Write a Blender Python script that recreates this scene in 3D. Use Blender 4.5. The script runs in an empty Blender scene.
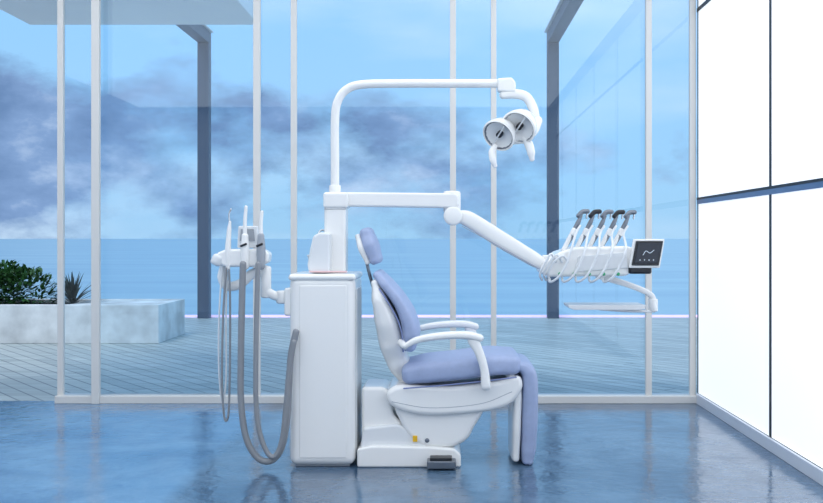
import bpy, bmesh, math, random
from mathutils import Vector, Matrix
random.seed(4)
scene = bpy.context.scene
scene.view_settings.view_transform = 'Standard'
scene.view_settings.look = 'None'
F = 1000.0; EYE = 1.21; CX = 443.0; CY = 238.0

def T(px, py, d=5.5):
    """blueprint coordinate -> metres (x, z) in the vertical plane at distance d"""
    return ((px-CX)*d/F, EYE-(py-CY)*d/F)
def V(px, py, y=5.5, d=None):
    x, z = T(px, py, d if d else y)
    return Vector((x, y, z))
def lin(c):
    return tuple(((v/255)/12.92 if v/255 <= .04045 else ((v/255+.055)/1.055)**2.4) for v in c)

# ------------------------------------------------------------ materials
def mat(name, rgb, rough=.5, metal=0, noise=0, nscale=5, bump=0, emit=0, coat=0, spec=.5):
    m = bpy.data.materials.new(name); m.use_nodes = True
    nt = m.node_tree; b = nt.nodes['Principled BSDF']
    c = lin(rgb)+(1,)
    b.inputs['Base Color'].default_value = c
    b.inputs['Roughness'].default_value = rough
    b.inputs['Metallic'].default_value = metal
    b.inputs['Coat Weight'].default_value = coat
    b.inputs['Specular IOR Level'].default_value = spec
    if emit:
        b.inputs['Emission Color'].default_value = c
        b.inputs['Emission Strength'].default_value = emit
    if noise or bump:
        tc = nt.nodes.new('ShaderNodeTexCoord')
        n = nt.nodes.new('ShaderNodeTexNoise'); n.inputs['Scale'].default_value = nscale
        n.inputs['Detail'].default_value = 6
        nt.links.new(tc.outputs['Object'], n.inputs['Vector'])
        if noise:
            r = nt.nodes.new('ShaderNodeValToRGB')
            r.color_ramp.elements[0].position = .3; r.color_ramp.elements[1].position = .7
            r.color_ramp.elements[0].color = tuple(v*(1-noise) for v in c[:3])+(1,)
            r.color_ramp.elements[1].color = tuple(min(1, v*(1+noise)) for v in c[:3])+(1,)
            nt.links.new(n.outputs['Fac'], r.inputs['Fac'])
            nt.links.new(r.outputs['Color'], b.inputs['Base Color'])
        if bump:
            bp = nt.nodes.new('ShaderNodeBump'); bp.inputs['Strength'].default_value = bump
            bp.inputs['Distance'].default_value = .01
            nt.links.new(n.outputs['Fac'], bp.inputs['Height'])
            nt.links.new(bp.outputs['Normal'], b.inputs['Normal'])
    return m

M_white = mat('white_enamel', (243, 244, 244), .22, coat=.3)
M_shell = mat('white_plastic', (228, 232, 236), .35)
M_lilac = mat('lilac_upholstery', (163, 178, 212), .5, noise=.04, nscale=40, bump=.05)
M_seam = mat('upholstery_piping', (122, 136, 182), .5)
M_hose = mat('grey_hose', (140, 145, 152), .5)
M_hosew = mat('white_hose', (225, 230, 235), .4)
M_chrome = mat('chrome', (205, 210, 216), .12, metal=1)
M_steel = mat('brushed_steel', (125, 132, 142), .35, metal=.9)
M_dark = mat('dark_plastic', (30, 34, 42), .35)
M_joint = mat('joint_grey', (160, 167, 177), .4)
M_green = mat('green_button', (60, 170, 120), .4)
M_red = mat('pink_trim', (236, 200, 204), .4)
M_yellow = mat('yellow_sticker', (240, 190, 40), .5)
M_frame = mat('window_frame_aluminium', (222, 221, 218), .4)
M_conc = mat('concrete', (228, 228, 226), .8, noise=.28, nscale=3, bump=.4)
M_slab = mat('canopy_render', (250, 250, 250), .8, noise=.03, nscale=2)
M_post = mat('pergola_steel', (78, 88, 108), .5)
M_wallw = mat('painted_wall', (225, 230, 235), .7, noise=.02, nscale=2)
M_base = mat('baseboard_white', (215, 222, 232), .4)
M_panel = mat('luminous_wall_panel', (246, 250, 255), .5, emit=.62)
M_black = mat('black_joint', (14, 15, 20), .4)
M_rail = mat('blue_grey_rail', (95, 125, 165), .3, metal=.3)
M_soil = mat('soil', (60, 50, 40), .9, noise=.3, nscale=20, bump=.6)
M_leaf = mat('leaf_green', (58, 100, 50), .5, noise=.4, nscale=6)
M_leafr = mat('dark_leaf', (46, 60, 52), .5, noise=.3, nscale=6)
M_strip = mat('deck_edge_light', (240, 210, 245), .5, emit=.7)
M_screen = mat('screen_glass', (34, 42, 56), .1)
M_icon = mat('screen_icon', (200, 215, 230), .4, emit=.4)

def glass_mat():
    m = bpy.data.materials.new('window_glass'); m.use_nodes = True
    nt = m.node_tree; nt.nodes.clear()
    o = nt.nodes.new('ShaderNodeOutputMaterial'); mx = nt.nodes.new('ShaderNodeMixShader')
    t = nt.nodes.new('ShaderNodeBsdfTransparent'); g = nt.nodes.new('ShaderNodeBsdfGlossy')
    t.inputs['Color'].default_value = (.89, .96, 1, 1)
    g.inputs['Roughness'].default_value = 0; g.inputs['Color'].default_value = (.9, .96, 1, 1)
    fr = nt.nodes.new('ShaderNodeFresnel'); fr.inputs['IOR'].default_value = 1.5
    mt = nt.nodes.new('ShaderNodeMath'); mt.operation = 'MULTIPLY'; mt.inputs[1].default_value = 1.1
    mt.use_clamp = True
    nt.links.new(fr.outputs[0], mt.inputs[0]); nt.links.new(mt.outputs[0], mx.inputs[0])
    nt.links.new(t.outputs[0], mx.inputs[1]); nt.links.new(g.outputs[0], mx.inputs[2])
    nt.links.new(mx.outputs[0], o.inputs[0])
    return m
M_glass = glass_mat()

# ------------------------------------------------------------ mesh helpers
def parent_empty(name, loc):
    e = bpy.data.objects.new(name, None); scene.collection.objects.link(e)
    e.location = loc; e.empty_display_size = .1
    return e
def finish(name, bm, m, parent=None, smooth=True, angle=38, wn=True):
    bmesh.ops.recalc_face_normals(bm, faces=bm.faces)
    me = bpy.data.meshes.new(name)
    if parent: 
        bmesh.ops.translate(bm, verts=bm.verts, vec=-Vector(parent.location))
    bm.to_mesh(me); bm.free()
    ob = bpy.data.objects.new(name, me); scene.collection.objects.link(ob)
    me.materials.append(m)
    if smooth:
        for p in me.polygons: p.use_smooth = True
        me.set_sharp_from_angle(angle=math.radians(angle))
        if wn:
            w = ob.modifiers.new('wn', 'WEIGHTED_NORMAL'); w.keep_sharp = True
    if parent: ob.parent = parent
    return ob
def bevel_bm(bm, r, seg=4, ang=25):
    if r <= 0: return
    es = [e for e in bm.edges if len(e.link_faces) == 2 and e.calc_face_angle(0) > math.radians(ang)]
    bmesh.ops.bevel(bm, geom=es, offset=r, segments=seg, profile=.5, affect='EDGES', clamp_overlap=True)
def box(name, x0, x1, y0, y1, z0, z1, m, bevel=0, parent=None, seg=3, top=1.0):
    bm = bmesh.new()
    bmesh.ops.create_cube(bm, size=1)
    for v in bm.verts:
        s = top if v.co.z > 0 else 1
        v.co = Vector(((x0+x1)/2+v.co.x*(x1-x0)*s, (y0+y1)/2+v.co.y*(y1-y0)*s, (z0+z1)/2+v.co.z*(z1-z0)))
    bevel_bm(bm, bevel, seg)
    return finish(name, bm, m, parent, smooth=bevel > 0)
def pbox(name, px0, px1, py0, py1, y0, y1, m, bevel=.01, parent=None, d=None):
    d = d or y0
    x0, z1 = T(px0, py0, d); x1, z0 = T(px1, py1, d)
    return box(name, x0, x1, y0, y1, max(z0, 0.0), z1, m, bevel, parent)
def catmull_closed(pts, n):
    out = []; L = len(pts)
    for i in range(L):
        p0, p1, p2, p3 = pts[i-1], pts[i], pts[(i+1) % L], pts[(i+2) % L]
        for k in range(n):
            t = k/n
            out.append(tuple(.5*((2*p1[j])+(-p0[j]+p2[j])*t+(2*p0[j]-5*p1[j]+4*p2[j]-p3[j])*t*t+(-p0[j]+3*p1[j]-3*p2[j]+p3[j])*t**3) for j in (0, 1)))
    return out
def prism(name, pts, y0, y1, m, bevel=.01, parent=None, d=None, curve=0, seg=4):
    if curve: pts = catmull_closed(pts, curve)
    d = d or y0
    bm = bmesh.new()
    A = []; B = []
    for p in pts:
        x, z = T(p[0], p[1], d); z = max(z, 0.0)
        A.append(bm.verts.new((x, y0, z))); B.append(bm.verts.new((x, y1, z)))
    n = len(pts)
    fa = bm.faces.new(A); fb = bm.faces.new(B[::-1])
    for i in range(n):
        bm.faces.new((A[i], A[(i+1) % n], B[(i+1) % n], B[i]))
    bmesh.ops.recalc_face_normals(bm, faces=bm.faces)
    if bevel:
        if curve:
            es = [e for e in bm.edges if fa in e.link_faces or fb in e.link_faces]
            bmesh.ops.bevel(bm, geom=es, offset=bevel, segments=seg, profile=.5, affect='EDGES', clamp_overlap=True)
        else: bevel_bm(bm, bevel, seg)
    return finish(name, bm, m, parent)
def sweep(name, pts, w, h, m, parent=None, e=2.0, n=20, sub=8, cap=None, capseg=4, smoothpath=True):
    """sweep a superellipse section; w = half-size along the side axis (Y), h = half-size in plane"""
    pts = [Vector(p) for p in pts]; L = len(pts)
    if not isinstance(w, (list, tuple)): w = [w]*L
    if not isinstance(h, (list, tuple)): h = [h]*L
    P = []; W = []; H = []
    if smoothpath and L > 2:
        for i in range(L-1):
            p0 = pts[i-1] if i else pts[0]*2-pts[1]
            p1, p2 = pts[i], pts[i+1]
            p3 = pts[i+2] if i+2 < L else pts[-1]*2-pts[-2]
            for k in range(sub):
                t = k/sub
                P.append(.5*((2*p1)+(p2-p0)*t+(2*p0-5*p1+4*p2-p3)*t*t+(-p0+3*p1-3*p2+p3)*t**3))
                s = t*t*(3-2*t)
                W.append(w[i]+(w[i+1]-w[i])*s); H.append(h[i]+(h[i+1]-h[i])*s)
        P.append(pts[-1]); W.append(w[-1]); H.append(h[-1])
    else:
        P, W, H = pts, list(w), list(h)
    N = len(P)
    tan = []
    for i in range(N):
        a = P[max(i-1, 0)]; b = P[min(i+1, N-1)]
        tan.append((b-a).normalized())
    S = Vector((0, 1, 0))
    if abs(tan[0].dot(S)) > .9: S = Vector((1, 0, 0))
    S = (S-tan[0]*S.dot(tan[0])).normalized()
    rings = []
    def ring(c, t, s, ww, hh):
        u = t.cross(s).normalized(); r = []
        for k in range(n):
            a = 2*math.pi*(k+.5)/n; ca, sa = math.cos(a), math.sin(a)
            x = math.copysign(abs(ca)**(2/e), ca)*ww; y = math.copysign(abs(sa)**(2/e), sa)*hh
            r.append(c+s*x+u*y)
        rings.append(r)
    r0 = min(W[0], H[0])*.95 if cap is None else cap
    r1 = min(W[-1], H[-1])*.95 if cap is None else cap
    frames = []
    for i in range(N):
        S = (S-tan[i]*S.dot(tan[i])).normalized(); frames.append(S.copy())
    if r0 > 0:
        for k in range(1, capseg+1):
            a = k/(capseg+1)*math.pi/2; g = r0*(1-math.sin(a))
            ring(P[0]-tan[0]*r0*math.cos(a), tan[0], frames[0], max(W[0]-g, .0004), max(H[0]-g, .0004))
    for i in range(N): ring(P[i], tan[i], frames[i], W[i], H[i])
    if r1 > 0:
        for k in range(capseg, 0, -1):
            a = k/(capseg+1)*math.pi/2; g = r1*(1-math.sin(a))
            ring(P[-1]+tan[-1]*r1*math.cos(a), tan[-1], frames[-1], max(W[-1]-g, .0004), max(H[-1]-g, .0004))
    bm = bmesh.new()
    vr = [[bm.verts.new(c) for c in r] for r in rings]
    for a, b in zip(vr[:-1], vr[1:]):
        for k in range(n):
            bm.faces.new((a[k], a[(k+1) % n], b[(k+1) % n], b[k]))
    bm.faces.new(vr[0][::-1]); bm.faces.new(vr[-1])
    return finish(name, bm, m, parent, angle=50, wn=False)
def lathe(name, prof, origin, axis, m, parent=None, n=32, angle=35):
    """prof: list of (radius, height along axis)"""
    q = Vector((0, 0, 1)).rotation_difference(Vector(axis).normalized())
    bm = bmesh.new(); rs = []
    for r, z in prof:
        if r < 1e-5:
            rs.append([bm.verts.new(Vector(origin)+q @ Vector((0, 0, z)))])
        else:
            rs.append([bm.verts.new(Vector(origin)+q @ Vector((r*math.cos(2*math.pi*k/n), r*math.sin(2*math.pi*k/n), z))) for k in range(n)])
    for a, b in zip(rs[:-1], rs[1:]):
        if len(a) == 1 and len(b) == 1: continue
        for k in range(n):
            k2 = (k+1) % n
            if len(a) == 1: bm.faces.new((a[0], b[k2], b[k]))
            elif len(b) == 1: bm.faces.new((a[k], a[k2], b[0]))
            else: bm.faces.new((a[k], a[k2], b[k2], b[k]))
    if len(rs[0]) > 1 and len(rs[-1]) > 1 and prof[0] != prof[-1]:
        bm.faces.new(rs[0][::-1]); bm.faces.new(rs[-1])
    return finish(name, bm, m, parent, angle=angle, wn=False)
def cyl(name, c, axis, r, l, m, parent=None, b=.003):
    b = min(b, r*.5, l*.4)
    return lathe(name, [(0, -l/2), (r-b, -l/2), (r-.3*b, -l/2+.3*b), (r, -l/2+b), (r, l/2-b), (r-.3*b, l/2-.3*b), (r-b, l/2), (0, l/2)], c, axis, m, parent, angle=50)

# ------------------------------------------------------------ room shell
GY = 7.35; WX = 1.87; LX = -5.2; RY = -1.6; CZ = 3.35
def floor_mat():
    m = bpy.data.materials.new('blue_resin_floor'); m.use_nodes = True
    nt = m.node_tree; b = nt.nodes['Principled BSDF']
    tc = nt.nodes.new('ShaderNodeTexCoord')
    n = nt.nodes.new('ShaderNodeTexNoise'); n.inputs['Scale'].default_value = 1.5; n.inputs['Detail'].default_value = 10
    n.inputs['Roughness'].default_value = .68; n.inputs['Distortion'].default_value = .4
    nt.links.new(tc.outputs['Object'], n.inputs['Vector'])
    def ramp(lo, hi):
        r = nt.nodes.new('ShaderNodeValToRGB'); e = r.color_ramp.elements
        e[0].position = .34; e[0].color = lin(lo)+(1,)
        e[1].position = .68; e[1].color = lin(hi)+(1,)
        nt.links.new(n.outputs['Fac'], r.inputs['Fac']); return r
    ra = ramp((50, 78, 108), (98, 126, 152))      # main floor tone
    rb = ramp((66, 110, 152), (114, 154, 188))    # lighter, bluer tone west of the soft-edged step
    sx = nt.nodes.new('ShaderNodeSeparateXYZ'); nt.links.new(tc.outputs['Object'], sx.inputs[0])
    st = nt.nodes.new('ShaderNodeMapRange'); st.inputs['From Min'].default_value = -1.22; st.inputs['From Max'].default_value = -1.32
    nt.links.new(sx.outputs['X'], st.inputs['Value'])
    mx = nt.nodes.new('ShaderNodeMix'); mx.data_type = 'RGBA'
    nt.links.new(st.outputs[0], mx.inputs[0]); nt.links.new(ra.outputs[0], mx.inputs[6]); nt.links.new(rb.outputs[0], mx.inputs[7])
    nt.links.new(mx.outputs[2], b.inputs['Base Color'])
    n2 = nt.nodes.new('ShaderNodeTexNoise'); n2.inputs['Scale'].default_value = 5; n2.inputs['Detail'].default_value = 8
    nt.links.new(tc.outputs['Object'], n2.inputs['Vector'])
    r2 = nt.nodes.new('ShaderNodeMapRange'); r2.inputs['From Min'].default_value = .35; r2.inputs['From Max'].default_value = .65
    r2.inputs['To Min'].default_value = .05; r2.inputs['To Max'].default_value = .22
    nt.links.new(n2.outputs['Fac'], r2.inputs['Value']); nt.links.new(r2.outputs[0], b.inputs['Roughness'])
    n3 = nt.nodes.new('ShaderNodeTexNoise'); n3.inputs['Scale'].default_value = 14; n3.inputs['Detail'].default_value = 5
    nt.links.new(tc.outputs['Object'], n3.inputs['Vector'])
    bp = nt.nodes.new('ShaderNodeBump'); bp.inputs['Strength'].default_value = .28; bp.inputs['Distance'].default_value = .01
    nt.links.new(n3.outputs['Fac'], bp.inputs['Height']); nt.links.new(bp.outputs['Normal'], b.inputs['Normal'])
    b.inputs['Specular IOR Level'].default_value = .65
    return m
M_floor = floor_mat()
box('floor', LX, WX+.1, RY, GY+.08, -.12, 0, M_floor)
box('ceiling', LX, WX+.1, RY, GY+.1, CZ, CZ+.15, M_wallw)
box('wall_left', LX-.12, LX, RY, GY, 0, CZ, M_wallw)
box('wall_rear', LX, WX, RY-.12, RY, 0, CZ, M_wallw)
# luminous right wall
wr = parent_empty('wall_right', (WX, 3, 0))
box('wall_core', WX+.02, WX+.14, RY, GY, 0, CZ, M_black, parent=wr)
ys = [7.34, 5.71, 4.07, 2.43, .79, -.85, RY]
zs = [(.075, 1.46), (1.505, 2.87), (2.895, CZ)]
for i in range(len(ys)-1):
    for j, (a, b) in enumerate(zs):
        box('light_panel_%d_%d' % (i, j), WX, WX+.02, ys[i+1]+.02, ys[i]-.02, a, b, M_panel, parent=wr)
    box('joint_%d' % i, WX-.003, WX+.021, ys[i]-.017, ys[i]+(.017 if i else 0), .072, CZ, M_black, parent=wr)
box('rail', WX-.004, WX+.022, RY, GY, 1.458, 1.490, M_rail, parent=wr)
box('rail_black_strip', WX-.006, WX+.022, RY, GY, 1.490, 1.506, M_black, parent=wr)  # black strip along the top of the blue-grey rail
box('rail_upper', WX-.005, WX+.022, RY, GY, 2.868, 2.897, M_black, parent=wr)
box('baseboard_right', WX-.02, WX-.001, RY, GY-.03, 0, .072, M_base, .003)

# ------------------------------------------------------------ glass wall
gw = parent_empty('window_1', (0, GY, 0))
def mull(px0, px1, y0, y1, name, ztop=CZ):
    x0 = T(px0, 0, y0)[0]; x1 = T(px1, 0, y0)[0]
    box(name, x0, x1, y0, y1, 0, ztop, M_frame, .004, parent=gw)
for i, (a, b, y) in enumerate([(57, 63, 7.35), (91, 99, 7.28), (253, 260, 7.33), (290.5, 296.5, 7.35), (450, 456, 7.33), (491, 496.5, 7.35), (646, 652, 7.33), (690, 696, 7.35)]):
    mull(a, b, y, y+.04, 'mullion_%d' % i)
xa = T(57, 0, 7.35)[0]; xb = T(697, 0, 7.35)[0]
box('sill_track', xa, xb, 7.30, 7.46, 0, .055, M_frame, .004, parent=gw)
box('head_track', LX, xb, 7.28, 7.50, CZ-.08, CZ, M_frame, .004, parent=gw)
def pane(i, p0, p1, y):
    x0 = T(p0, 0, y)[0]; x1 = T(p1, 0, y)[0]
    bm = bmesh.new()
    vs = [bm.verts.new(c) for c in ((x0, y, .05), (x1, y, .05), (x1, y, CZ-.08), (x0, y, CZ-.08))]
    bm.faces.new(vs)
    finish('glass_pane_%d' % i, bm, M_glass, gw, smooth=False)
pane(0, 61, 293, 7.38); pane(1, 95, 256, 7.43); pane(2, 293, 494, 7.38); pane(3, 453, 650, 7.44); pane(4, 494, 693, 7.385)

# ------------------------------------------------------------ exterior
def deck_mat():
    m = bpy.data.materials.new('weathered_decking'); m.use_nodes = True
    nt = m.node_tree; b = nt.nodes['Principled BSDF']
    tc = nt.nodes.new('ShaderNodeTexCoord'); mp = nt.nodes.new('ShaderNodeMapping')
    mp.inputs['Rotation'].default_value = (0, 0, math.radians(52))
    nt.links.new(tc.outputs['Object'], mp.inputs['Vector'])
    br = nt.nodes.new('ShaderNodeTexBrick')
    br.inputs['Color1'].default_value = lin((196, 202, 198))+(1,)
    br.inputs['Color2'].default_value = lin((168, 178, 178))+(1,)
    br.inputs['Mortar'].default_value = lin((110, 122, 128))+(1,)
    br.inputs['Scale'].default_value = 1
    br.inputs['Mortar Size'].default_value = .008
    br.inputs['Brick Width'].default_value = 2.6; br.inputs['Row Height'].default_value = .14
    nt.links.new(mp.outputs[0], br.inputs['Vector'])
    n = nt.nodes.new('ShaderNodeTexNoise'); n.inputs['Scale'].default_value = 2; n.inputs['Detail'].default_value = 8
    mp2 = nt.nodes.new('ShaderNodeMapping'); mp2.inputs['Rotation'].default_value = (0, 0, math.radians(52)); mp2.inputs['Scale'].default_value = (.6, 6, 1)
    nt.links.new(tc.outputs['Object'], mp2.inputs['Vector']); nt.links.new(mp2.outputs[0], n.inputs['Vector'])
    mx = nt.nodes.new('ShaderNodeMix'); mx.data_type = 'RGBA'; mx.blend_type = 'OVERLAY'; mx.inputs[0].default_value = .6
    nt.links.new(br.outputs['Color'], mx.inputs[6]); nt.links.new(n.outputs['Fac'], mx.inputs[7])
    nt.links.new(mx.outputs[2], b.inputs['Base Color'])
    b.inputs['Roughness'].default_value = .45
    return m
box('deck_terrace', -12, 12, GY+.08, 15.3, -.12, -.004, deck_mat())
box('trim_1', -12, 12, 15.3, 15.36, -.12, .03, M_strip)

def sea_mat():
    m = bpy.data.materials.new('sea_water'); m.use_nodes = True
    nt = m.node_tree; b = nt.nodes['Principled BSDF']
    b.inputs['Roughness'].default_value = .3
    tc = nt.nodes.new('ShaderNodeTexCoord')
    mp = nt.nodes.new('ShaderNodeMapping'); mp.inputs['Scale'].default_value = (.02, .1, 1)
    n = nt.nodes.new('ShaderNodeTexNoise'); n.inputs['Scale'].default_value = 1; n.inputs['Detail'].default_value = 8
    nt.links.new(tc.outputs['Object'], mp.inputs['Vector']); nt.links.new(mp.outputs[0], n.inputs['Vector'])
    r = nt.nodes.new('ShaderNodeValToRGB'); e = r.color_ramp.elements
    e[0].position = .3; e[0].color = lin((128, 172, 198))+(1,)
    e[1].position = .7; e[1].color = lin((170, 204, 218))+(1,)
    nt.links.new(n.outputs['Fac'], r.inputs['Fac']); nt.links.new(r.outputs[0], b.inputs['Base Color'])
    return m
bm = bmesh.new()
vs = [bm.verts.new(c) for c in ((-6000, 10, -4), (6000, 10, -4), (6000, 6000, -4), (-6000, 6000, -4))]
bm.faces.new(vs); finish('sea', bm, sea_mat(), smooth=False)

# canopy slab + pergola frames
box('canopy_slab', -3.86, -1.72, 7.55, 9.34, 3.2, 3.5, M_slab, .01)
for nm, x in (('pergola_frame', -3.62), ('pergola_frame.001', 1.665)):
    e = parent_empty(nm, (x, 15.2, 0))
    box('post', x-.085, x+.085, 15.08, 15.25, -.004, 4.16, M_post, .005, parent=e)
    box('beam', x-.085, x+.085, 8.0, 15.25, 4.16, 4.34, M_post, .005, parent=e)
    box('flange', x-.12, x+.12, 8.0, 15.25, 4.34, 4.36, M_frame, parent=e)

# planter
pl = parent_empty('concrete_planter', (-4.8, 12, 0))
box('front', -6.6, -3.27, 11.5, 11.62, -.004, .44, M_conc, .008, parent=pl)
box('back', -6.6, -3.27, 12.55, 12.67, -.004, .44, M_conc, .008, parent=pl)
box('end_right', -3.39, -3.27, 11.6, 12.57, -.004, .44, M_conc, .008, parent=pl)
box('end_left', -6.6, -6.48, 11.6, 12.57, -.004, .44, M_conc, .008, parent=pl)
box('soil', -6.5, -4.4, 11.6, 12.57, -.004, .40, M_soil, parent=pl)
box('bench_top', -4.4, -3.37, 11.6, 12.57, -.004, .43, M_conc, parent=pl)
def leaf(bm, base, d, L, w, up=Vector((0, 0, 1)), droop=.2, seg=3):
    d = d.normalized(); s = d.cross(up)
    if s.length < .01: s = Vector((1, 0, 0))
    s.normalize(); prev = None
    for k in range(seg+1):
        t = k/seg
        c = base+d*L*t-up*droop*L*t*t
        ww = w*(math.sin(math.pi*(.12+.88*t)) if t < 1 else .02)
        a = bm.verts.new(c-s*ww); b = bm.verts.new(c+s*ww)
        if prev: bm.faces.new((prev[0], prev[1], b, a))
        prev = (a, b)
bm = bmesh.new()
for k in range(3000):
    th = random.uniform(0, 2*math.pi); ph = math.acos(random.uniform(-.1, 1)); rr = random.uniform(.75, 1)
    cx, rx = random.choice([(-5.05, .38), (-5.55, .45), (-5.9, .45), (-5.3, .3)])
    c = Vector((cx+rx*rr*math.sin(ph)*math.cos(th), 12.1+.38*rr*math.sin(ph)*math.sin(th), .42+.44*rr*math.cos(ph)*(1 if cx != -5.3 else 1.12)))
    d = Vector((math.sin(ph)*math.cos(th)+random.uniform(-.6, .6), math.sin(ph)*math.sin(th)+random.uniform(-.6, .6), math.cos(ph)*.7+random.uniform(-.3, .6)))
    leaf(bm, c, d, random.uniform(.06, .12), random.uniform(.015, .026))
finish('leafy_shrub', bm, M_leaf, smooth=False)
bm = bmesh.new()
for k in range(90):
    th = random.uniform(0, 2*math.pi); el = random.uniform(.25, 1.5)
    d = Vector((math.cos(th)*math.cos(el), math.sin(th)*math.cos(el), math.sin(el)))
    leaf(bm, Vector((-4.48, 12.1, .40)), d, random.uniform(.36, .58), .014, droop=.25, seg=5)
finish('spiky_yucca', bm, M_leafr, smooth=False)

# ------------------------------------------------------------ DENTAL CHAIR
ch = parent_empty('dental_chair', (0, 5.5, 0))
N = 5.25
def S(px, py, y=5.5, d=N): return V(px, py, y, d)
# base
prism('base_plate', [(357, 469), (357, 449), (372, 446), (430, 447), (455, 449), (461, 455), (461, 469)], 5.27, 5.75, M_white, .012, ch, d=5.27)
prism('lift_link', [(361, 388), (384, 388), (391, 395), (393, 416), (410, 432), (420, 452), (361, 452)], 5.33, 5.66, M_white, .02, ch, d=5.3)
prism('lift_cover', [(363, 428), (398, 424), (425, 440), (430, 450), (360, 450)], 5.30, 5.69, M_shell, .015, ch, d=5.3)
prism('seat_motor_housing', [(396, 404), (430, 400), (484, 402), (474, 428), (466, 441), (450, 448), (424, 447), (408, 436), (399, 420)], 5.29, 5.71, M_white, .03, ch, d=5.29, curve=3)
cyl('housing_cap', S(427, 442, 5.3), (0, 1, 0), .012, .03, M_steel, ch)
box('warning_sticker', *(lambda a: (a[0]-.012, a[0]+.012))(T(415, 439, 5.28)), 5.285, 5.30, T(0, 442, 5.28)[1], T(0, 436, 5.28)[1], M_yellow, parent=ch)
prism('seat_shell', [(386, 396), (390, 389), (403, 385), (450, 387), (500, 381), (518, 376), (523, 384), (520, 394), (508, 406), (480, 413), (430, 416), (404, 412), (390, 405)], 5.255, 5.745, M_white, .03, ch, d=5.255, curve=3)
sweep('seat_shell_groove', [S(392, 402, 5.256), S(430, 408, 5.256), S(480, 404, 5.256), S(512, 392, 5.256)], .002, .002, M_joint, ch, n=8)
sweep('seat_cushion', [S(409, 376), S(430, 373), S(460, 370), S(490, 366), S(514, 366)], [.25, .27, .275, .27, .255], [.056, .062, .062, .062, .058], M_lilac, ch, e=4.5, n=40, cap=.04)
sweep('seat_piping', [S(404, 388, 5.235), S(440, 385, 5.228), S(480, 381, 5.228), S(516, 377, 5.24)], .004, .004, M_seam, ch, n=8)
# leg rest
sweep('leg_rest_cushion', [S(518, 366), S(528, 372), S(531, 386), S(531, 420), S(530, 450), S(529, 464)], [.24, .24, .235, .225, .21, .20], [.03, .042, .048, .048, .045, .036], M_lilac, ch, e=4, n=36, cap=.02)
sweep('leg_rest_shell', [S(512, 378), S(518, 392), S(518, 425), S(517, 462)], [.22, .22, .21, .19], [.028, .03, .028, .024], M_white, ch, e=4, n=32, cap=.015)
# back
sweep('back_cushion', [S(408, 349), S(410, 335), S(406, 318), S(397, 301), S(385, 286), S(376, 276)], [.20, .225, .24, .245, .235, .20], [.040, .048, .042, .034, .030, .026], M_lilac, ch, e=4, n=40, cap=.022)
sweep('back_shell', [S(406, 385), S(396, 366), S(390, 345), S(385, 322), S(379, 302), S(374, 284)], [.10, .15, .2, .235, .24, .20], [.045, .060, .070, .066, .048, .026], M_white, ch, e=3.5, n=36, cap=.02)
sweep('back_piping', [S(403, 352, 5.27), S(402, 336, 5.262), S(398, 321, 5.256), S(389, 304, 5.255), S(379, 289, 5.26)], .004, .004, M_seam, ch, n=8)
# headrest
sweep('headrest_cushion', [V(367, 233), V(371, 245), V(376, 259)], [.11, .135, .12], [.038, .044, .036], M_lilac, ch, e=3.5, n=32, cap=.028)
sweep('headrest_shell', [V(359, 236), V(363, 248), V(369, 262)], [.10, .12, .10], [.018, .024, .018], M_white, ch, e=3, n=24, cap=.01)
sweep('headrest_bar', [V(365, 252), V(368, 268), V(374, 290)], .03, .008, M_steel, ch, e=4)
# armrests
for nm, y, sy in (('near', 5.19, 5.19), ('far', 5.86, 5.86)):
    A = lambda px, py: V(px, py, y, 5.19)
    sweep('armrest_pad_'+nm, [A(405, 346), A(417, 340), A(435, 336.5), A(455, 335), A(470, 335.5), A(480, 338)], [.022, .028, .032, .034, .034, .028], [.014, .018, .02, .021, .022, .02], M_white, ch, e=2.6, n=24)
    sweep('armrest_support_'+nm, [A(473, 340), A(479, 352), A(484, 368), A(486, 386)], [.022, .022, .022, .024], [.03, .024, .022, .026], M_white, ch, e=2.8, n=24)
    sweep('armrest_root_'+nm, [V(486, 384, y, 5.19), V(486, 387, y+(.10 if y < 5.5 else -.14), 5.19)], .022, .026, M_white, ch, e=2.5)
    sweep('armrest_hinge_'+nm, [A(405, 346), V(400, 344, y+(.08 if y < 5.5 else -.12), 5.19)], .018, .018, M_white, ch)
# foot control
pbox('pedal_plate', 427, 456, 461, 468.8, 5.19, 5.29, M_steel, .006, ch, d=5.2)
pbox('pedal_pad', 430, 452, 458, 462, 5.2, 5.27, M_dark, .004, ch, d=5.2)

# ------------------------------------------------------------ UNIT CABINET
cb = parent_empty('dental_unit_cabinet', T(322, 0)[0:1]+(5.5, 0))
x0 = T(289, 0, 5.27)[0]; x1 = T(355, 0, 5.27)[0]; zt = T(0, 274, 5.27)[1]
box('plinth', x0+.03, x1-.03, 5.30, 5.70, 0, .03, M_joint, .005, parent=cb)
box('body', x0, x1, 5.27, 5.73, .008, zt-.012, M_white, .042, parent=cb, seg=6)
box('side_panel', x1-.02, x1+.004, 5.34, 5.66, .06, zt-.08, M_shell, .01, parent=cb)
box('front_door', x0+.055, x1-.045, 5.266, 5.28, .05, zt-.06, M_white, .005, parent=cb)
box('lid', x0-.004, x1+.004, 5.262, 5.735, zt-.035, zt, M_white, .016, parent=cb)
prism('water_block', [(309, 273), (307, 266), (310, 248), (313, 236), (320, 232), (330, 233), (330, 273)], 5.34, 5.52, M_shell, .014, cb, d=5.34)
pbox('trim_line', 309, 347, 271, 272.5, 5.33, 5.34, M_red, .001, cb, d=5.33)
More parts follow.
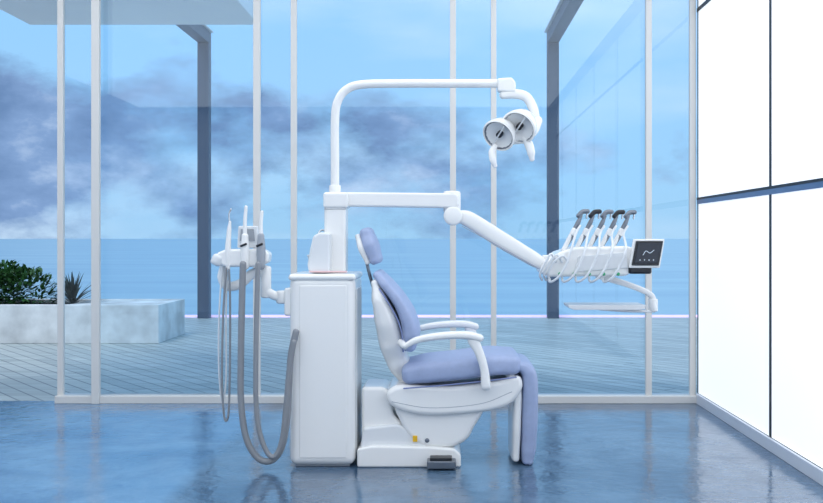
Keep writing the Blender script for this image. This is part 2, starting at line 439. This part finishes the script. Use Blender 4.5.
# cuspidor bowl on far side
lathe('cuspidor_bowl', [(.03, 0), (.05, .01), (.085, .05), (.10, .09), (.103, .095), (.095, .09), (.08, .05), (.04, .02), (0, .015)], (T(322, 0)[0], 5.64, zt), (0, 0, 1), M_white, cb)
sweep('cup_filler', [(T(316, 0)[0], 5.60, zt+.05), (T(316, 0)[0], 5.60, zt+.2), (T(320, 0)[0], 5.62, zt+.235), (T(325, 0)[0], 5.63, zt+.21)], .006, .006, M_chrome, cb)

# ------------------------------------------------------------ INSTRUMENT ARM + TABLE
dt = parent_empty('instrument_delivery_arm', V(334, 272))
pbox('column', 324, 346, 196, 273, 5.42, 5.56, M_white, .016, dt, d=5.42)
pbox('column_cap', 323, 348, 192, 208, 5.41, 5.57, M_white, .014, dt, d=5.41)
sweep('column_seam', [V(324, 209, 5.42), V(346, 209, 5.42)], .002, .002, M_joint, dt, n=8)
prism('horizontal_beam', [(330, 192), (456, 193), (459, 196), (459, 205), (456, 208), (330, 206)], 5.44, 5.54, M_white, .014, dt, d=5.44)
cyl('elbow_joint', V(452, 202, 5.49), (0, 0, 1), .048, .12, M_white, dt, b=.012)
cyl('elbow_pivot', V(453, 216, 5.49), (0, 1, 0), .052, .11, M_white, dt, b=.012)
sweep('spring_arm', [V(457, 216, 5.49), V(470, 220, 5.49), V(500, 239, 5.49), V(530, 257, 5.49), V(546, 266, 5.49)], [.04, .042, .042, .04, .036], [.034, .044, .046, .042, .032], M_white, dt, e=3.2, n=28)
sweep('spring_arm_seam', [V(462, 226, 5.449), V(500, 247, 5.447), V(536, 267, 5.449)], .002, .002, M_joint, dt, n=8)
cyl('table_swivel', V(549, 264, 5.49), (0, 0, 1), .04, .10, M_white, dt, b=.01)
prism('table_body', [(541, 272), (545, 262), (560, 252), (575, 247), (630, 246), (635, 250), (634, 270), (627, 276), (548, 277)], 5.33, 5.66, M_white, .018, dt, d=5.33)
prism('table_front_panel', [(578, 256), (626, 252), (628, 268), (574, 272)], 5.322, 5.34, M_shell, .004, dt, d=5.33)
for k in range(5):
    px = 560+k*14.5
    cyl('button_%d' % k, V(px, 274, 5.322), (0, 1, 0), .009, .02, M_green, dt, b=.002)
for k in range(5):
    px = 583+k*13.3; y = 5.40+.045*k
    B = lambda a, b, yy=None: V(a, b, yy or y, 5.42)
    # holder cradle, handpiece, head, whip hose
    sweep('holder_%d' % k, [B(px-20, 250), B(px-17, 244), B(px-13, 236)], .014, .012, M_white, dt, e=3)
    sweep('handpiece_%d' % k, [B(px-17, 246), B(px-12, 236), B(px-6, 224), B(px-2.5, 216)], [.009, .014, .013, .009], [.009, .014, .013, .009], M_steel, dt)
    sweep('coupling_%d' % k, [B(px-11, 234), B(px-9, 230)], .016, .016, M_white, dt)
    sweep('head_%d' % k, [B(px-5, 216), B(px-1, 212), B(px+4, 211.5)], .014, .013, M_dark if k % 2 else M_steel, dt)
    sweep('tip_%d' % k, [B(px+4, 211), B(px+3, 218)], .005, .005, M_chrome, dt)
    sweep('whip_hose_%d' % k, [B(px-4, 226, y-.02), B(px-9, 234, y-.05), B(px-14, 248, 5.31), B(px-20, 264, 5.295), B(px-27, 276, 5.30), B(px-35, 281, 5.33), B(px-36, 272, 5.36)], .0065, .0065, M_hosew, dt, n=12)
# second row of hoses drooping on the left
for k in range(3):
    sweep('supply_hose_%d' % k, [V(556+6*k, 262, 5.31), V(551+6*k, 254+k, 5.29), V(546+4*k, 262, 5.29), V(540+4*k, 274, 5.31), V(542+4*k, 280, 5.36)], .0065, .0065, M_hosew, dt, n=12)
# monitor
prism('monitor_shell', [(634, 239), (665, 239), (660, 268), (629, 268)], 5.30, 5.335, M_white, .006, dt, d=5.3)
prism('monitor_screen', [(636, 241), (663, 241), (658.5, 265.5), (631.5, 265.5)], 5.292, 5.304, M_dark, .003, dt, d=5.3)
prism('monitor_glass', [(638, 243), (661, 243), (657, 263), (634, 263)], 5.288, 5.295, M_screen, .001, dt, d=5.3)
sweep('screen_graphic', [V(643, 255, 5.288), V(646, 251, 5.288), V(650, 253, 5.288), V(654, 250, 5.288)], .0015, .0015, M_icon, dt, n=8)
for k in range(4):
    cyl('screen_icon_%d' % k, V(640+4.5*k, 260, 5.288), (0, 1, 0), .003, .004, M_icon, dt, b=.001)
pbox('monitor_knob', 629, 652, 266, 274, 5.31, 5.42, M_dark, .012, dt, d=5.31)
sweep('monitor_bracket', [V(628, 262, 5.4), V(640, 258, 5.38), V(648, 256, 5.33)], .02, .02, M_white, dt)
# tray + bracket
sweep('tray_arm', [V(598, 276, 5.5), V(610, 279, 5.5), V(632, 286, 5.5), V(648, 293, 5.5), V(653, 299, 5.5), V(652, 309, 5.5)], [.022, .024, .024, .022, .02, .018], [.016, .018, .016, .016, .016, .014], M_white, dt, e=3)
sweep('tray_carrier', [V(654, 311, 5.5), V(630, 311, 5.5), V(600, 309, 5.5)], .02, .008, M_white, dt, e=3)
prism('tray', [(568, 305), (646, 305), (645, 309), (640, 310), (574, 310), (569, 308)], 5.40, 5.62, M_shell, .003, dt, d=5.4)
cyl('tray_pivot', V(653, 305, 5.5), (0, 0, 1), .026, .07, M_white, dt, b=.006)

# ------------------------------------------------------------ OPERATING LAMP
lp = parent_empty('dental_operating_lamp', V(335, 196, 5.48))
r = .0235
sweep('pole', [V(335, 194, 5.48), V(335, 160, 5.48), V(335, 120, 5.48), V(337.5, 102, 5.48), V(346, 90, 5.48), V(362, 84.5, 5.48), V(400, 83.5, 5.48), V(450, 83.5, 5.48), V(500, 83.5, 5.48)], r, r, M_white, lp, n=24, sub=8)
cyl('pole_collar', V(335, 189, 5.48), (0, 0, 1), .032, .04, M_white, lp)
prism('arm_head', [(497, 78), (512, 77), (516, 82), (516, 92), (498, 91)], 5.44, 5.52, M_white, .012, lp, d=5.44)
cyl('swivel_neck', V(507, 92, 5.48), (0, 0, 1), .026, .05, M_joint, lp)
sweep('drop_arm', [V(503, 95, 5.48), V(515, 94, 5.48), V(526, 97, 5.48), V(533, 108, 5.47), V(537, 122, 5.46)], [.03, .034, .034, .03, .024], [.022, .026, .026, .026, .02], M_white, lp, e=2.8, n=24)
sweep('yoke', [V(537, 121, 5.46), V(532, 130, 5.43), V(522, 136, 5.42), V(505, 140, 5.42)], [.03, .04, .045, .03], [.03, .035, .04, .03], M_white, lp)
ax = Vector((-.46, -.70, -.54)).normalized()
for k, (px, py, yy, R) in enumerate([(499, 135, 5.36, .082), (519, 127, 5.34, .086)]):
    o = V(px, py, yy)
    lathe('lamp_shell_%d' % k, [(0, -.095), (R*.5, -.092), (R*.88, -.066), (R*1.1, -.018), (R*1.14, .006), (R*1.06, .014), (R*.97, .004), (R*.93, 0), (0, -.03)], o, ax, M_white, lp)
    lathe('reflector_%d' % k, [(R*1.0, .010), (R*.88, -.008), (R*.65, -.022), (R*.35, -.028), (0, -.029)], o, ax, M_steel if k == 0 else M_chrome, lp, n=20, angle=5)
    cyl('led_core_%d' % k, o+ax*-.010, ax, R*.2, .035, M_dark, lp)
    u = ax.cross(Vector((0, 0, 1))).normalized(); w_ = ax.cross(u)
    sweep('lens_spoke_%d' % k, [o+ax*.006-(u*.7+w_*.7)*R*.9, o+ax*.008, o+ax*.006+(u*.7+w_*.7)*R*.9], .008, .004, M_shell, lp, n=8)
sweep('lamp_handle_left', [V(495, 146, 5.38), V(492, 152, 5.37), V(493, 160, 5.36), V(495, 166, 5.36)], [.012, .018, .018, .014], [.014, .018, .018, .012], M_white, lp, e=2.5)
sweep('lamp_handle_right', [V(525, 138, 5.38), V(529, 145, 5.37), V(531, 152, 5.36), V(532, 159, 5.36)], [.014, .022, .020, .014], [.018, .024, .022, .014], M_white, lp, e=2.5)

# ------------------------------------------------------------ ASSISTANT HOLDER
ah = parent_empty('suction_instrument_holder', V(286, 300, 5.35))
q = 5.35
pbox('cabinet_bracket', 284, 297, 288, 316, 5.30, 5.42, M_white, .012, ah, d=5.3)
cyl('bracket_joint', V(283, 297, q), (0, 0, 1), .036, .07, M_white, ah, b=.01)
sweep('lower_arm', [V(286, 297, q), V(276, 296, q), V(268, 292, q)], [.026]*3, [.026, .024, .024], M_white, ah, e=2.6)
cyl('mid_joint', V(266, 282, q), (0, 0, 1), .028, .17, M_white, ah, b=.01)
sweep('upper_arm', [V(266, 270, q), V(252, 274, q), V(240, 284, q), V(228, 286, q), V(222, 278, q), V(224, 266, q)], .022, [.026, .026, .026, .026, .024, .022], M_white, ah, e=2.4)
prism('holder_body', [(216, 253), (226, 249), (262, 249), (269, 253), (268, 262), (258, 267), (224, 267), (217, 262)], 5.29, 5.40, M_white, .014, ah, d=5.29)
prism('keypad', [(238, 226), (257, 226), (259, 248), (237, 248)], 5.33, 5.37, M_shell, .008, ah, d=5.33)
prism('keypad_display', [(241, 229), (254, 229), (255, 241), (240, 241)], 5.322, 5.334, M_joint, .003, ah, d=5.33)
sweep('syringe_handle', [V(228, 268, 5.30), V(228, 250, 5.30), V(229, 232, 5.30), V(230, 222, 5.30)], [.012, .016, .012, .007], [.012, .016, .012, .007], M_white, ah)
sweep('syringe_nozzle', [V(230, 224, 5.30), V(229, 215, 5.30), V(231, 209, 5.30)], .0045, .0045, M_chrome, ah, n=10)
for k, (px, top) in enumerate([(245, 207), (261, 212)]):
    sweep('suction_handle_%d' % k, [V(px, 266, 5.285), V(px, 250, 5.285), V(px, 236, 5.285)], [.022, .024, .018], [.022, .024, .018], M_joint if k else M_white, ah)
    sweep('suction_tube_%d' % k, [V(px, 238, 5.285), V(px, 222, 5.285), V(px+1, top, 5.285)], [.012, .010, .009], [.012, .010, .009], M_white, ah)
    sweep('suction_lever_%d' % k, [V(px-4, 246, 5.262), V(px+1, 244, 5.258)], .006, .006, M_dark, ah)
sweep('cup_ring', [V(218, 258, 5.30), V(216, 262, 5.30)], .02, .03, M_shell, ah)
def hose(nm, pts, y, rad, m):
    sweep(nm, [V(a, b, y) for a, b in pts], rad, rad, m, ah, n=14, sub=10)
hose('suction_hose_large', [(243, 264), (242, 300), (241, 350), (241, 400), (246, 437), (257, 457), (270, 461), (281, 449), (287, 420), (289, 385), (291, 355), (296, 332)], 5.235, .0175, M_hose)
hose('suction_hose_small', [(258, 264), (257, 300), (256, 350), (256, 400), (259, 430), (267, 452), (275, 456), (282, 440), (286, 405), (289, 370), (294, 342)], 5.215, .0135, M_hose)
hose('syringe_cord', [(226, 268), (223, 320), (222, 380), (224, 415), (227, 420), (229, 405), (230, 350), (230, 300), (229, 270)], 5.29, .006, M_hose)
hose('lamp_cord', [(222, 266), (219, 320), (219, 370), (222, 400), (226, 380), (226, 320), (227, 272)], 5.31, .005, M_hosew)

# ------------------------------------------------------------ sky (world)
w = bpy.data.worlds.new('evening_sky'); scene.world = w; w.use_nodes = True
nt = w.node_tree; nt.nodes.clear()
out = nt.nodes.new('ShaderNodeOutputWorld'); bg = nt.nodes.new('ShaderNodeBackground')
tc = nt.nodes.new('ShaderNodeTexCoord'); sp = nt.nodes.new('ShaderNodeSeparateXYZ')
nt.links.new(tc.outputs['Generated'], sp.inputs[0])
gr = nt.nodes.new('ShaderNodeValToRGB'); el = gr.color_ramp.elements
el[0].position = 0; el[0].color = lin((152, 192, 222))+(1,)
el[1].position = 1; el[1].color = lin((150, 185, 222))+(1,)
a = gr.color_ramp.elements.new(.05); a.color = lin((148, 193, 227))+(1,)
a = gr.color_ramp.elements.new(.22); a.color = lin((138, 190, 235))+(1,)
nt.links.new(sp.outputs['Z'], gr.inputs['Fac'])
def mapped(loc, scl):
    mp = nt.nodes.new('ShaderNodeMapping'); mp.inputs['Scale'].default_value = scl; mp.inputs['Location'].default_value = loc
    nt.links.new(tc.outputs['Generated'], mp.inputs['Vector']); return mp
mp = mapped((.9, 0, .35), (1, 1, 2.0))
n1 = nt.nodes.new('ShaderNodeTexNoise'); n1.inputs['Scale'].default_value = 3.6; n1.inputs['Detail'].default_value = 12; n1.inputs['Roughness'].default_value = .6
nt.links.new(mp.outputs[0], n1.inputs['Vector'])
# more cloud towards the west (-X), bank of cloud between 3 and 10 degrees
bd = nt.nodes.new('ShaderNodeValToRGB'); e = bd.color_ramp.elements
e[0].position = .01; e[0].color = (0, 0, 0, 1); e[1].position = .30; e[1].color = (0, 0, 0, 1)
for p_, v_ in ((.05, .6), (.10, 1), (.14, .85), (.18, .1)):
    a = e.new(p_); a.color = (v_, v_, v_, 1)
nt.links.new(sp.outputs['Z'], bd.inputs['Fac'])
ad = nt.nodes.new('ShaderNodeMath'); ad.operation = 'MULTIPLY_ADD'; ad.inputs[1].default_value = -.46
nt.links.new(sp.outputs['X'], ad.inputs[0]); nt.links.new(n1.outputs['Fac'], ad.inputs[2])
ad2 = nt.nodes.new('ShaderNodeMath'); ad2.operation = 'MULTIPLY_ADD'; ad2.inputs[1].default_value = .14
nt.links.new(bd.outputs[0], ad2.inputs[0]); nt.links.new(ad.outputs[0], ad2.inputs[2])
cr = nt.nodes.new('ShaderNodeValToRGB'); e = cr.color_ramp.elements
e[0].position = .62; e[0].color = (0, 0, 0, 1); e[1].position = .74; e[1].color = (1, 1, 1, 1)
nt.links.new(ad2.outputs[0], cr.inputs['Fac'])
n2 = nt.nodes.new('ShaderNodeTexNoise'); n2.inputs['Scale'].default_value = 6; n2.inputs['Detail'].default_value = 10; n2.inputs['Roughness'].default_value = .6
nt.links.new(mp.outputs[0], n2.inputs['Vector'])
cc = nt.nodes.new('ShaderNodeValToRGB'); e = cc.color_ramp.elements
e[0].position = .40; e[0].color = lin((98, 128, 170))+(1,); e[1].position = .66; e[1].color = lin((176, 198, 226))+(1,)
a = cc.color_ramp.elements.new(.53); a.color = lin((120, 150, 192))+(1,)
nt.links.new(n2.outputs['Fac'], cc.inputs['Fac'])
mx = nt.nodes.new('ShaderNodeMix'); mx.data_type = 'RGBA'
# thin pale veils in the clear sky
n4 = nt.nodes.new('ShaderNodeTexNoise'); n4.inputs['Scale'].default_value = 3; n4.inputs['Detail'].default_value = 8
mp4 = mapped((2.2, 1, 0), (1, 1, 3.5)); nt.links.new(mp4.outputs[0], n4.inputs['Vector'])
vr_ = nt.nodes.new('ShaderNodeValToRGB'); e = vr_.color_ramp.elements
e[0].position = .45; e[0].color = (0, 0, 0, 1); e[1].position = .75; e[1].color = (.8, .8, .8, 1)
nt.links.new(n4.outputs['Fac'], vr_.inputs['Fac'])
mv = nt.nodes.new('ShaderNodeMix'); mv.data_type = 'RGBA'; mv.inputs[7].default_value = lin((205, 222, 240))+(1,)
nt.links.new(vr_.outputs[0], mv.inputs[0]); nt.links.new(gr.outputs[0], mv.inputs[6])
nt.links.new(cr.outputs[0], mx.inputs[0]); nt.links.new(mv.outputs[2], mx.inputs[6]); nt.links.new(cc.outputs[0], mx.inputs[7])
nt.links.new(mx.outputs[2], bg.inputs['Color']); bg.inputs['Strength'].default_value = 1.25
nt.links.new(bg.outputs[0], out.inputs[0])

# ------------------------------------------------------------ lights
def area(name, loc, rot, sx, sy, p, col=(1, 1, 1)):
    l = bpy.data.lights.new(name, 'AREA'); l.shape = 'RECTANGLE'; l.size = sx; l.size_y = sy; l.energy = p; l.color = col
    o = bpy.data.objects.new(name, l); scene.collection.objects.link(o); o.location = loc; o.rotation_euler = rot
area('ceiling_fill', (-1.6, 2.9, CZ-.03), (0, 0, 0), 6.6, 8.4, 215, (1, .985, .96))  # unseen fill added under the ceiling to brighten the chair and room
s = bpy.data.lights.new('sun', 'SUN'); s.energy = 1.4; s.angle = math.radians(25); s.color = (1, .97, .93)
so = bpy.data.objects.new('sun', s); scene.collection.objects.link(so); so.location = (0, -5, 20)
so.rotation_euler = (math.radians(22), math.radians(-14), 0)

cam = bpy.data.cameras.new('camera'); co = bpy.data.objects.new('camera', cam); scene.collection.objects.link(co)
co.location = (0, 0, EYE); co.rotation_euler = (math.pi/2, 0, 0)
cam.sensor_width = 36; cam.lens = 36*F/823
cam.shift_x = -(CX-411.5)/823; cam.shift_y = -(251.5-CY)/823
cam.clip_end = 10000
scene.camera = co
